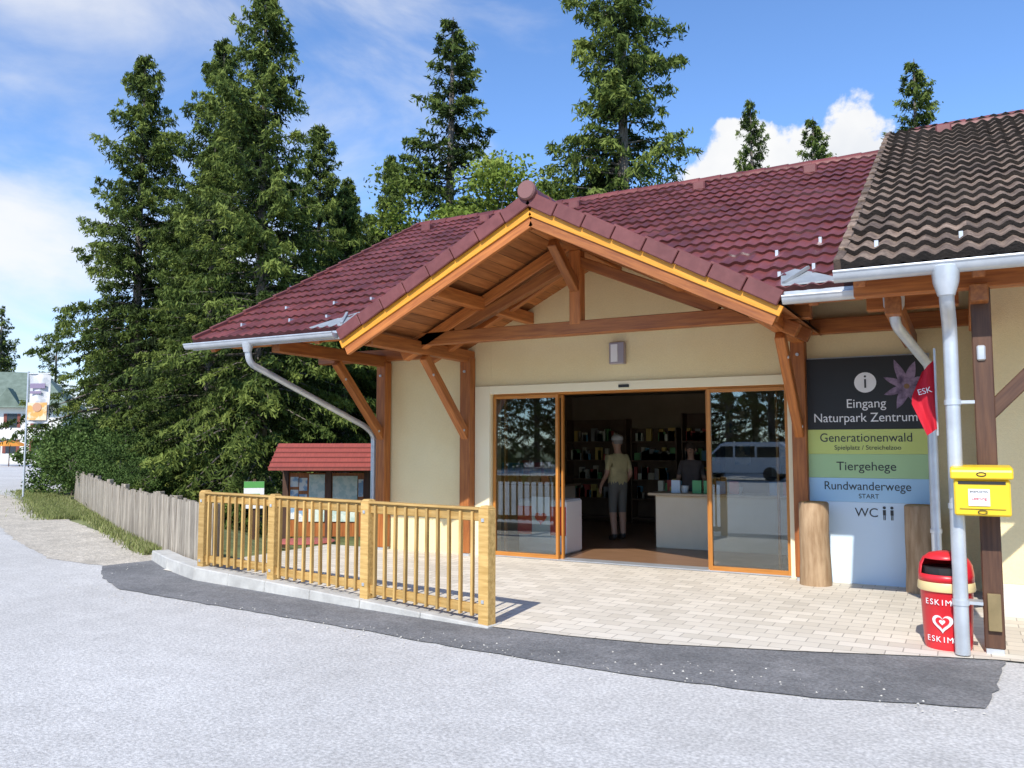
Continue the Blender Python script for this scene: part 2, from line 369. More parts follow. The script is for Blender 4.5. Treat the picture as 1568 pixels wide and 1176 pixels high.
d.add([(XL+.05,10.6,zm(10.6)-.04),(XB,10.6,zm(10.6)-.04),(XB,13.5,zm(13.5)-.04),(XL+.05,13.5,zm(13.5)-.04)],[(0,1,2,3)])
d.add([(XB+.04,7.08,zb(7.08)-.04),(6.2,7.08,zb(7.08)-.04),(6.2,13.45,zb(13.45)-.04),(XB+.04,13.45,zb(13.45)-.04)],[(0,1,2,3)])
for sgn in(-1,1): d.add([(GC,8.02,GA-.05),(GC,10.7,GA-.05),(GC+sgn*GW,10.7,GZ0-.05),(GC+sgn*GW,8.02,GZ0-.05)],[(0,1,2,3)])
d.obj('roof_decking',M_wooddark,BD)
b=B()
b.box(-8.05,-6.13,10.6,10.9,0,4.25); b.box(-1.90,.12,10.6,10.9,0,4.25); b.box(-6.128,-1.902,10.6,10.9,2.40,4.25)
b.box(-8.05,-7.8,10.903,18.6,0,2.95)
b.box(.15,6.2,9.2,9.45,.32,3.9); b.box(5.9,6.15,9.46,18.6,0,3.9); b.box(-7.79,5.89,18.35,18.6,0,2.9)
b.add([(-8.05,10.9,2.9),(-8.05,18.6,2.9),(-8.05,18.6,3.1),(-8.05,13.5,5.8),(-8.05,10.9,4.4)],[(0,1,2,3,4)])
b.obj('walls',M_cream,BD)
b=B(); b.box(-6.38,-6.13,10.55,10.598,.02,2.50); b.box(-1.90,-1.80,10.55,10.598,.02,2.50); b.box(-6.127,-1.903,10.55,10.598,2.38,2.50); b.obj('door_surround',mat('surround_render',(.88,.78,.52),.9,(.9,.8,.55),scale=3,coord='world'),BD,.004)
b=B(); b.box(.13,6.2,9.17,9.44,0,.318); b.obj('plinth',M_plinth,BD,.004)
b=B()
PL,PR=-6.47,-1.74
for x in(-8.02,PL,PR): b.box(x-.085,x+.085,10.40,10.57,.06,2.93)
b.obj('wall_posts',M_wood,BD,.008)
b=B()
for x in(-8.02,PL,PR): b.box(x-.07,x+.07,10.415,10.555,.02,.058)
b.box(.09,.21,7.46,7.58,.018,.06); b.obj('post_shoes',M_zinc,BD)
b=B()
for x in(-8.02,PL,PR):
    b.beam((x,10.46,1.75),(x,9.35,2.84),.11,.13)
    b.beam((x,8.12,2.95),(x,10.58,2.95),.14,.17)
b.beam((XL+.1,8.62,3.12),(GC-GW-.0,8.62,3.12),.14,.16)
b.beam((XL+.1,10.5,3.05),(-6.6,10.5,3.05),.14,.18)
b.beam((-1.6,10.5,3.05),(.2,10.5,3.05),.14,.18)
b.beam((GC+GW,8.62,3.12),(XB,8.62,3.12),.14,.16)
b.beam((PL-.12,9.25,3.06),(PR+.35,9.25,3.06),.14,.17)
b.beam((GC,9.25,3.10),(GC,9.25,4.02),.15,.15)
for sg in(-1,1):
    b.beam((GC,9.251,3.90),(GC+sg*1.75,9.251,3.15),.12,.13)
    b.beam((GC+sg*.02,9.25,4.14),(GC+sg*(GW-.06),9.25,4.14-GS*(GW-.08)),.14,.15)
b.beam((GC,8.1,4.12),(GC,10.6,4.12),.15,.2)
b.beam((GC-.0,8.55,3.98),(GC,9.2,3.55),.11,.12)
for sg in(-1,1):
    b.beam((GC+sg*1.35,8.1,zg(GC+1.35)-.22),(GC+sg*1.35,10.6,zg(GC+1.35)-.22),.13,.16)
    for y in(8.12,9.9): b.beam((GC+sg*.02,y,GA-.18),(GC+sg*(GW-.04),y,GZ0-.16),.11,.15)
for x in (-9.2,-8.6,-7.3): b.beam((x,8.1,zm(8.1)-.14),(x,10.6,zm(10.6)-.14),.09,.13)
for x in (-1.2,): b.beam((x,8.1,zm(8.1)-.14),(x,10.6,zm(10.6)-.14),.09,.13)
b.obj('roof_timbers',M_wood,BD,.008)
b=B()
for sg in(-1,1):
    b.beam((GC,8.0,GA-.155),(GC+sg*(GW+.0),8.0,GA-.155-GS*(GW+.0)),.03,.10)
b.obj('barge_boards',M_orange,BD,.003)
b=B()
for sg in(-1,1): b.beam((GC,8.03,GA-.25),(GC+sg*(GW-.06),8.03,GA-.25-GS*(GW-.06)),.05,.14)
b.obj('front_rafters',M_wood,BD,.004)
b=B()
n=8
for sg in(-1,1):
    for i in range(n):
        t0=i/n;t1=(i+1)/n-.006; xa=GC+sg*(GW+.02)*t0;xb=GC+sg*(GW+.02)*t1
        za=GA-GS*(GW+.02)*t0;zb_=GA-GS*(GW+.02)*t1
        b.beam((xa,7.95,za-.02),(xb,7.95,zb_-.035),.035,.155)
        b.beam((xa,8.05,za+.055),(xb,8.05,zb_+.035),.23,.03)
b.obj('verge_tiles',M_redv,BD,.008)
b=B(); M=Matrix.Translation((GC,7.90,GA+.06))@Matrix.Rotation(math.pi/2,4,'X'); b.lathe([(.105,-.05),(.11,0),(.095,.02)],(0,0,0),24,M)
b.obj('ridge_end_disc',mat('ridge_disc',(.22,.10,.09),.5),BD)
def halfcaps(name,p0,p1,m,r=.12,L=.36):
    b=B();p0=Vector(p0);p1=Vector(p1);d=(p1-p0);n=int(d.length/L);d.normalize(); side=d.cross(Vector((0,0,1))).normalized()
    for i in range(n):
        a=p0+d*(i*L);c=p0+d*((i+1)*L+.02); vs=[];fs=[]
        for q,rr in((a,r),(c,r*.9)):
            for j in range(9):
                an=math.pi*j/8; vs.append(q+side*rr*math.cos(an)+Vector((0,0,1))*(rr*math.sin(an)-.06))
        for j in range(8): fs.append((j,j+1,j+10,j+9))
        fs.append(tuple(range(9))); b.add(vs,fs)
    b.obj(name,m,BD,0,True)
halfcaps('red_ridge_tiles',(XB-.05,13.5,zr+.04),(XL-.1,13.5,zr+.04),M_red)
halfcaps('brown_ridge_tiles',(6.3,13.47,6.31),(XB-.05,13.47,6.31),M_redv)
halfcaps('porch_ridge_tiles',(GC,7.95,GA+.06),(GC,10.4,GA+.06),M_red)
b=B()
for i in range(18):
    y0=8+i*.306;y1=y0+.3; b.beam((XL,y0,zm(y0)+.02),(XL,y1,zm(y1)-.0),.06,.14)
b.obj('red_verge',M_redv,BD,.006)
b=B()
for i in range(19):
    y0=7.02+i*.339;y1=y0+.333; b.beam((XB-.02,y0,zb(y0)+.03),(XB-.02,y1,zb(y1)+.005),.07,.13)
b.obj('brown_verge',M_brown,BD,.006)
b=B()
for x in (-8.9,-8.0,-7.35):
    for y,o in((8.35,0),(8.9,.3)):
        b.box(x+o,x+o+.03,y-.02,y+.06,zm(y)+.02,zm(y)+.085)
for x,y in ((-1.55,8.3),(-1.25,8.45),(-1.7,9.0),(-1.3,9.3)): b.box(x,x+.03,y-.02,y+.06,zm(y)+.02,zm(y)+.085)
for x in np.arange(-.6,5,.62): b.box(x,x+.03,7.4,7.48,zb(7.4)+.03,zb(7.4)+.11)
b.obj('snow_guards',M_zinc,BD)
b=B()
for x in(-9.0,-7.7,-5.9,-3.7,-2.0): b.box(x,x+.2,12.85,13.05,zm(12.85)+.02,zm(13)+.09)
for x in(-.2,1.6): b.box(x,x+.2,12.8,13.0,zb(12.8)+.03,zb(12.95)+.10)
b.obj('vent_tiles',M_redv,BD,.02)
def gutter(b,x0,x1,y,z,r=.075):
    n=8;vs=[];fs=[]
    for x in(x0,x1):
        for rr in(r,r-.006):
            for j in range(n+1):
                a=math.pi+math.pi*j/n; vs.append((x,y+rr*math.cos(a),z+rr*math.sin(a)))
    k=n+1
    for j in range(n):
        fs.append((j,j+1,2*k+j+1,2*k+j)); fs.append((k+j,k+j+1,3*k+j+1,3*k+j))
    for o in(0,2*k): fs.append(tuple(o+j for j in range(k)))
    b.add(vs,fs); b.tube([(x0,y-r,z+.005),(x1,y-r,z+.005)],.011,8)
    x=x0+.2
    while x<x1: b.box(x,x+.025,y-r-.004,y+r,z-.002,z+.012); x+=.75
b=B(); gutter(b,XL-.05,GC-GW-.03,7.92,3.02,.065); gutter(b,GC+GW+.03,-.42,7.92,2.99,.065); gutter(b,XB-.05,6.3,6.99,2.985,.075)
b.box(XL,GC-GW-.02,7.985,8.0,2.95,3.06); b.box(XB+.02,6.2,7.065,7.08,2.93,3.03); b.box(GC+GW+.02,XB,7.985,8.0,2.95,3.06)
b.obj('gutters',M_zinc,BD,0,True)
def arc(pts,k=6):
    pts=[Vector(p) for p in pts];out=[pts[0]]
    for i in range(1,len(pts)-1):
        a,c,e=pts[i-1],pts[i],pts[i+1]; ra=min(.12,(c-a).length*.45,(e-c).length*.45); p=c+(a-c).normalized()*ra;q=c+(e-c).normalized()*ra
        for j in range(k+1):
            t=j/k; out.append(p*(1-t)**2+c*2*t*(1-t)+q*t*t)
    out.append(pts[-1]);return out
b=B()
b.tube(arc([(-8.32,7.92,2.97),(-8.32,7.95,2.72),(-8.22,10.3,1.92),(-8.22,10.5,1.8),(-8.22,10.5,.02)]),.045)
b.tube([(-8.32,7.92,2.98),(-8.32,7.92,2.86)],[.08,.05])
b.tube(arc([(-.08,6.99,2.93),(-.08,7.0,2.72),(-.07,7.30,2.52),(-.07,7.30,.9),(-.07,7.30,.03)]),.053)
b.tube([(-.08,6.99,2.96),(-.08,6.99,2.84),(-.08,6.99,2.74)],[.10,.09,.06])
b.tube(arc([(-.50,7.92,2.92),(-.50,7.94,2.68),(-.27,8.9,2.38),(-.27,9.0,2.2),(-.27,9.0,.05)]),.045)
b.tube([(-.50,7.92,2.95),(-.50,7.92,2.84),(-.50,7.92,2.76)],[.09,.085,.05])
for z in(.42,1.15,1.95): b.tube([(-.07,7.30,z-.02),(-.07,7.30,z+.02)],.061); b.box(-.02,.08,7.29,7.42,z-.012,z+.012)
for z in(.8,1.9): b.tube([(-.27,9.0,z-.02),(-.27,9.0,z+.02)],.053)
b.obj('downpipes',M_zinc,BD,0,True)
b=B()
for x0,sg in((GC-GW,-1),(GC+GW,1)):
    P=[(0,8.0),(.55,8.0),(.42,8.13),(.22,8.30),(.06,8.42),(-.05,8.3)]
    vs=[(x0+sg*u,y,zm(y)+.062) for u,y in P]+[(x0+sg*u,y,zm(y)+.048) for u,y in P]; n=len(P)
    b.add(vs,[tuple(range(n)),tuple(reversed(range(n,2*n)))]+[(i,(i+1)%n,(i+1)%n+n,i+n) for i in range(n)])
    b.beam((x0+sg*.02,8.02,zm(8.02)+.07),(x0+sg*.2,8.34,zm(8.34)+.09),.03,.03)
b.obj('lead_flashing',mat('lead',(.30,.33,.35),.5,(.4,.43,.45),metal=.3,coord='world'),BD)
b=B()
b.box(.08,.22,7.45,7.59,.06,2.86); b.box(4.2,4.36,7.45,7.61,.03,2.86)
b.beam((.16,7.53,1.85),(1.05,7.53,2.78),.12,.12)
b.obj('eave_posts',M_wooddark,BD,.008)
b=B()
b.beam((XB+.04,7.53,2.95),(6.1,7.53,2.95),.14,.17)
b.beam((XB+.04,8.6,2.98),(-.0,8.6,2.98),.13,.15)
for x in(-.70,.14,1.0,1.9): b.beam((x,7.15,zb(7.15)-.13),(x,10.6,zb(10.6)-.13),.09,.13)
b.beam((-.5,7.75,2.82),(-.5,10.5,2.82),.13,.16)
b.beam((.14,7.3,2.80),(.14,9.2,2.80),.13,.14)
b.obj('eave_timbers',M_wood,BD,.008)
b=B(); b.box(.11,.17,7.425,7.448,2.28,2.40); b.obj('post_bracket',M_zinc,BD,.01)
b=B(); b.box(.11,.20,7.41,7.448,.2,.48); b.obj('post_board',mat('aged_board',(.2,.15,.07),.8,(.28,.21,.1),scale=4),BD,.004)
b=B()
for x in(-8.02,PL,PR):
    for y,z in((10.39,2.72),(10.39,1.8)):
        b.tube([(x,y+.01,z),(x,y-.012,z)],.02,8)
    for y,z in((9.5,2.60),(10.3,1.85)): b.tube([(x+.05,y,z),(x+.062,y,z)],.018,8)
b.obj('bolt_heads',M_zinc,BD)
b=B(); b.box(-4.22,-4.0,10.50,10.597,2.73,3.03); b.obj('wall_light_body',mat('brushed_lamp',(.4,.36,.38),.4,metal=.5),BD,.01)
b=B(); b.box(-4.19,-4.09,10.485,10.498,2.76,3.0); b.obj('wall_light_diffuser',M_white,BD,.004)
b=B(); b.box(-4.1,-3.95,10.53,10.549,2.41,2.45); b.obj('door_motion_sensor',M_black,BD,.004)

def doorleaf(x0,x1,y,fw=.04,nm='door_panel',glass=True):
    b=B(); z0,z1=.03,2.355
    b.box(x0,x0+fw,y,y+.06,z0,z1); b.box(x1-fw,x1,y,y+.06,z0,z1); b.box(x0+fw,x1-fw,y+.002,y+.058,z0,z0+.06); b.box(x0+fw,x1-fw,y+.002,y+.058,z1-.045,z1)
    b.obj(nm,M_frame,BD,.003)
    g=B(); g.box(x0+fw,x1-fw,y+.028,y+.032,z0+.06,z1-.045); 
    if glass: g.obj('glass_pane',M_glass,BD)
doorleaf(-6.12,-5.06,10.64); doorleaf(-2.92,-1.91,10.64); doorleaf(-5.98,-5.02,10.72,.03,'sliding_leaf',False); doorleaf(-2.96,-2.05,10.72,.03,'sliding_leaf',False)
b=B(); b.box(-6.12,-1.91,10.66,10.86,2.357,2.398); b.obj('door_header',M_frame,BD,.003)
b=B(); b.box(-6.12,-1.91,10.62,10.88,.021,.035); b.obj('threshold',M_zinc,BD)

# interior
IN=BD
b=B(); b.box(-7.78,.1,10.91,17,.0,.018); b.obj('interior_floor',mat('floor_boards',(.24,.13,.07),.35,(.32,.18,.1),scale=2,stretch=(1,6,1),coord='world'),IN)
b=B(); b.box(-7.78,.1,10.91,17.1,2.72,2.78); b.obj('interior_ceiling',mat('ceiling',(.30,.26,.21),.9),IN)
M_inw=mat('interior_wall',(.30,.22,.13),.9,(.35,.26,.16),scale=2,coord='world')
b=B(); b.box(-7.78,.1,17,17.1,0,2.72); b.box(0.0,.1,10.92,17,0,2.72); b.box(-7.79,-7.72,10.92,17,0,2.72); b.obj('interior_walls',M_inw,IN)
M_shelf=mat('shelf_wood',(.12,.065,.035),.6,(.17,.10,.055),scale=3)
b=B()
for x0,x1,z1 in((-7.7,-6.3,2.2),(-6.2,-5.2,2.0),(-5.1,-4.3,2.3)):
    b.box(x0,x1,16.94,16.98,0,z1); 
    for z in(.1,.5,.9,1.3,1.7): b.box(x0+.03,x1-.03,16.6,16.938,z,z+.03)
    b.box(x0,x0+.028,16.6,16.938,0,z1); b.box(x1-.028,x1,16.6,16.938,0,z1)
b.box(-5.0,-4.4,14.6,15.1,.018,.8)
b.box(-7.71,-7.3,12,16,0,1.0); b.obj('display_shelves',M_shelf,IN)
cols=[(.5,.42,.3),(.12,.3,.4),(.5,.08,.06),(.7,.66,.5),(.15,.35,.12),(.6,.4,.1),(.3,.28,.26)]
for ci,c in enumerate(cols):
    b=B()
    for i in range(22):
        x0,x1=random.choice([(-7.6,-6.5),(-6.15,-5.35),(-5.05,-4.5)]); x=random.uniform(x0,x1);z=random.choice([.53,.93,1.33,1.73]); w=random.uniform(.05,.16);h=random.uniform(.12,.28); b.box(x,x+w,16.62,16.7,z+.001,z+h)
    for i in range(5):
        y=random.uniform(12.1,15.8); b.box(-7.6,-7.45,y,y+.15,1.001,1.001+random.uniform(.12,.35))
    for i in range(3): x=random.uniform(-4.98,-4.5); y=random.uniform(14.65,14.95); b.box(x,x+.1,y,y+.1,.801,.801+random.uniform(.08,.25))
    for i in range(2): x=random.uniform(-7.1,-6.1); b.box(x,x+.12,12.65+.2*i,12.75+.2*i,.981,.981+random.uniform(.08,.22))
    b.obj('shelf_goods',mat('goods',c,.6),IN)
M_cntr=mat('counter_laminate',(.72,.64,.47),.5,(.76,.68,.51),scale=2,coord='world')
b=B(); b.box(-4.35,-1.2,12.75,13.3,.018,.84); b.obj('reception_counter_body',M_cntr,IN,.006)
b=B(); b.box(-4.45,-1.1,12.66,13.38,.842,.88); b.obj('reception_counter_top',mat('worktop',(.5,.4,.26),.4),IN,.004)
b=B(); b.box(-7.2,-5.9,12.6,13.1,.018,.95); b.obj('side_counter',mat('side_counter',(.34,.29,.22),.5),IN,.006)
b=B(); b.box(-7.25,-5.82,12.55,13.15,.952,.98); b.obj('side_counter_top',mat('worktop_dark',(.12,.08,.05),.4),IN)
b=B()
for x,z,w,h,y in((-3.2,1.35,.34,.42,16.96),(-2.6,1.5,.5,.34,16.96),(-3.7,1.7,.3,.3,16.96),(-1.7,1.4,.7,.6,16.96),(-4.2,1.9,.35,.45,16.96),(-4.1,1.25,.3,.4,16.96)): b.box(x,x+w,y,y+.03,z,z+h)
b.obj('framed_pictures',mat('pictures',(.06,.08,.1),.3,(.45,.35,.22),scale=2.5,contrast=(.45,.55)),IN)
b=B()
for x in(-3.4,-2.7,-2.1): b.box(x,x+.45,16.75,16.95,1.0,1.03)
b.obj('wall_shelf',M_shelf,IN)
b=B()
for x in np.arange(-3.35,-1.8,.13): b.box(x,x+.08,16.8,16.88,1.031,1.031+random.uniform(.08,.2))
b.obj('shelf_bottles',mat('goods_b',(.55,.5,.4),.4),IN)
for c,xs in(((.55,.65,.75),(-4.12,-2.2)),((.1,.4,.15),(-3.78,-3.6)),((.1,.3,.55),(-3.4,-2.6)),((.5,.1,.08),(-3.2,-2.4))):
    b=B()
    for x in xs: b.box(x,x+.14,12.85,12.9,.882,1.08)
    b.obj('brochure_stands',mat('brochure',c,.4),IN)
b=B()
for x in(-3.95,-3.1): b.lathe([(.05,0),(.07,.1),(.075,.11)],(x,13.0,.882),12)
b.obj('flower_pots',M_white,IN)
b=B(); b.box(-6.0,-5.2,11.2,11.8,.02,.82); b.obj('freezer_chest_body',M_white,IN,.03)
b=B(); b.box(-6.0,-5.2,11.185,11.197,.3,.72); b.obj('freezer_chest_front_panel',M_redp,IN)
b=B(); b.box(-5.75,-5.45,11.17,11.183,.18,.86); b.obj('price_card',mat('card',(.75,.8,.82),.4),IN)
def heart(b,cx,cz,s,y,M=None,th=.006,R=None):
    pts=[]
    for i in range(28):
        t=2*math.pi*i/28; x=16*math.sin(t)**3; z=13*math.cos(t)-5*math.cos(2*t)-2*math.cos(3*t)-math.cos(4*t); pts.append((cx+x*s/16,cz+z*s/16))
    def f(u,v,w):
        yy=y+w if R is None else -math.sqrt(max(R*R-u*u,0))-.004+w
        return (M@Vector((u,yy,v))) if M else (u,yy,v)
    b.prism(pts,th,f)
b=B(); heart(b,-5.6,.55,.1,11.16); b.obj('card_heart',M_redp,IN)
# ------------------------------------------------------------------ entrance sign
SG=empty('entrance_information_sign')
def sbox(z0,z1,c,n):
    b=B(); b.box(-1.73,-.34,10.50,10.56,z0,z1); b.obj(n,mat(n,c,.35,spec=.4),SG)
sbox(1.812,2.66,(.022,.02,.02),'black_field'); sbox(1.522,1.81,(.60,.68,.19),'lime_band'); sbox(1.242,1.52,(.42,.62,.31),'green_band'); sbox(.962,1.24,(.42,.66,.86),'blue_band'); sbox(.02,.96,(.68,.83,.95),'pale_blue_field')
b=B(); b.box(-1.75,-.32,10.561,10.598,.02,2.68); b.obj('backing_board',M_zinc,SG)
M_wt=mat('sign_white',(.88,.88,.88),.5); M_dt=mat('sign_dark',(.03,.035,.04),.5)
y=10.497
text('Eingang',.15,(-1.0,y,2.11),M_wt,SG,name='line_eingang',sx=.97); text('Naturpark Zentrum',.15,(-1.02,y,1.945),M_wt,SG,name='line_zentrum',sx=.93)
text('Generationenwald',.145,(-1.02,y,1.71),M_dt,SG,name='line_wald',sx=.93); text('Spielplatz / Streichelzoo',.075,(-1.0,y,1.595),M_dt,SG,name='line_zoo')
text('Tiergehege',.145,(-1.02,y,1.375),M_dt,SG,name='line_tier'); text('Rundwanderwege',.14,(-1.02,y,1.145),M_dt,SG,name='line_rund',sx=.93); text('START',.075,(-1.0,y,1.03),M_dt,SG,name='line_start')
text('WC',.145,(-1.03,y,.84),M_dt,SG,name='line_wc')
def disc(b,cx,cz,r,y,n=28,sx=1,rot=0):
    pts=[]
    for i in range(n):
        t=2*math.pi*i/n;u=r*sx*math.cos(t);v=r*math.sin(t); pts.append((cx+u*math.cos(rot)-v*math.sin(rot),cz+u*math.sin(rot)+v*math.cos(rot)))
    b.prism(pts,.003,lambda u,v,w:(u,y+w,v))
b=B(); disc(b,-1.0,2.36,.12,10.496); b.obj('info_disc',M_wt,SG)
text('i',.23,(-1.0,10.492,2.365),M_dt,SG,name='info_i')
b=B()
for x in(-.84,-.76):
    disc(b,x,.905,.017,10.496,14); b.box(x-.016,x+.016,10.496,10.499,.82,.88); b.box(x-.012,x-.003,10.496,10.499,.765,.82); b.box(x+.003,x+.012,10.496,10.499,.765,.82)
b.obj('wc_figures',M_dt,SG)
def petal(b,cx,cz,a,L,w,y):
    pts=[];n=9
    for i in range(n): t=i/(n-1); pts.append((t*L,w*math.sin(math.pi*t**.8)*(1+.12*math.sin(9*t))))
    for i in range(n-2,0,-1): t=i/(n-1); pts.append((t*L,-w*.8*math.sin(math.pi*t**.8)))
    P=[(cx+u*math.cos(a)-v*math.sin(a),cz+u*math.sin(a)+v*math.cos(a)) for u,v in pts]
    b.prism(P,.002,lambda u,v,w_:(u,y+w_,v))
b=B()
for i,(a,L,w) in enumerate(((1.95,.34,.055),(1.25,.30,.06),(2.7,.27,.045),(.55,.20,.05),(3.5,.26,.05),(4.3,.28,.06),(5.2,.25,.055),(5.9,.17,.05))): petal(b,-.56,2.30,a,L,w,10.496-.0006*i)
b.obj('flower_petals',mat('petals',(.07,.04,.09),.5,(.34,.24,.36),scale=11,coord='world',contrast=(.35,.65)),SG)
b=B(); disc(b,-.56,2.30,.03,10.488,14); b.obj('flower_centre',mat('pollen',(.25,.14,.06),.5),SG)
for x in(-1.57,-.45):
    b=B(); e=empty('log_bollard')
    yy=10.22
    b.tube([(x,yy,0.0),(x+.005,yy,.3),(x-.005,yy,.6),(x,yy,.95),(x,yy,.965)],[.18,.17,.165,.167,.155],22); b.obj('log',M_log,e,0,True)
    b=B(); b.tube([(x,yy,.966),(x,yy,.969)],.15,22); b.obj('cut_end',M_fence,e)

# ------------------------------------------------------------------ mailbox
MB=empty('yellow_mailbox'); cx=.10
b=B(); b.box(cx-.185,cx+.185,7.12,7.40,1.09,1.36); 
b.obj('body',M_yel,MB,.012)
b=B(); b.prism([(7.085,1.362),(7.085,1.425),(7.12,1.452),(7.41,1.465),(7.41,1.362)],.41,lambda u,v,w:(cx-.205+w,u,v)); b.obj('lid',M_yel,MB,.01)
b=B(); b.box(cx-.155,cx+.155,7.115,7.119,1.325,1.348); b.box(cx-.15,cx+.15,7.114,7.118,1.140,1.143); b.obj('slot',M_black,MB)
b=B(); b.box(cx-.09,cx+.05,7.112,7.118,1.165,1.29); b.obj('collection_label',M_white,MB)
text('BRIEFKASTEN',.02,(cx-.02,7.110,1.27),M_dt,MB,name='label_text'); text('Leerung',.03,(cx-.02,7.110,1.22),M_redp,MB,name='label_text_b')
b=B(); b.tube([(cx+.03*math.cos(t),7.083,1.40+.014*math.sin(t)) for t in np.linspace(0,6.0,16)],.004,6); b.tube([(cx+.0+.03*math.cos(t),7.11,1.12+.014*math.sin(t)) for t in np.linspace(0,6.0,16)],.003,6); b.obj('horn_emblem',M_black,MB)
b=B(); b.box(cx-.0,cx+.1,7.40,7.449,1.19,1.29); b.obj('bracket',M_zinc,MB)

# ------------------------------------------------------------------ bin
BN=empty('red_litter_bin'); c=(-.17,7.56,.02)
b=B(); b.lathe([(.165,0),(.172,.03),(.19,.46),(.195,.47)],c,28); b.obj('body',M_redp,BN,0,True)
b=B(); b.lathe([(.205,.45),(.21,.46),(.205,.51),(.2,.52)],c,28); b.obj('cream_band',mat('cream_plastic',(.8,.62,.3),.4),BN,0,True)
vs=[];fs=[];n=28;rows=[(.2,.521),(.2,.58),(.19,.65),(.165,.70),(.12,.735),(.06,.75),(.01,.755)]
b=B()
for r,z in rows:
    for j in range(n):
        a=2*math.pi*j/n; vs.append((c[0]+r*math.cos(a),c[1]+r*math.sin(a),c[2]+z))
op=[j for j in range(n) if abs(((2*math.pi*(j+.5)/n)-math.radians(250)+math.pi)%(2*math.pi)-math.pi)<.85]
for i in range(len(rows)-1):
    for j in range(n):
        if i in(1,2) and j in op: continue
        fs.append((i*n+j,i*n+(j+1)%n,(i+1)*n+(j+1)%n,(i+1)*n+j))
b.add(vs,fs); o=b.obj('hood',M_redp,BN,0,True); md=o.modifiers.new('s','SOLIDIFY'); md.thickness=.008
b=B(); b.lathe([(.17,.53),(.17,.63)],c,24); b.obj('liner',M_black,BN)
Mr=Matrix.Translation((c[0],c[1],0))@Matrix.Rotation(math.radians(-10),4,'Z')
b=B(); heart(b,0,.235,.075,0,Mr,R=.186); b.obj('heart_emblem',M_white,BN)
b=B(); heart(b,0,.24,.05,0,Mr,R=.192); b.obj('heart_inner',M_redp,BN)
b=B(); heart(b,0,.243,.022,0,Mr,R=.198); b.obj('heart_core',M_white,BN)
def curved_text(s_,z,sz,R,a0=-14):
    k=len(s_); st=sz*.66/R
    for i,ch in enumerate(s_):
        a=(i-(k-1)/2)*st+math.radians(a0)
        text(ch,sz,(c[0]+R*math.sin(a),c[1]-R*math.cos(a),z),M_white,BN,rot=(math.pi/2,0,a),name='bin_letter')
curved_text('ESKIMO',.105,.062,.184); curved_text('ESKIMO',.39,.062,.196)
# ------------------------------------------------------------------ flag
FL=empty('red_hanging_flag'); b=B(); vs=[];fs=[];n=8
for i in range(n+1):
    for j in range(n+1):
        u=i/n;v=j/n
        x=-.20-.20*u*(1-abs(v-.45)*1.1); z=2.36-.60*v-.05*u*(1-v)-.06*u; vs.append((x,7.95+.025*math.sin(u*9+v*3),z))
for i in range(n):
    for j in range(n): a=i*(n+1)+j; fs.append((a,a+1,a+n+2,a+n+1))
b.add(vs,fs); b.obj('cloth',M_cloth,FL,0,True); text('ESK',.07,(-.285,7.915,2.08),M_white,FL,rot=(math.pi/2,math.radians(-14),0),name='flag_text')
b=B(); b.tube([(-.2,7.96,1.7),(-.2,7.96,2.45)],.01,8); b.obj('pole',M_zinc,FL)

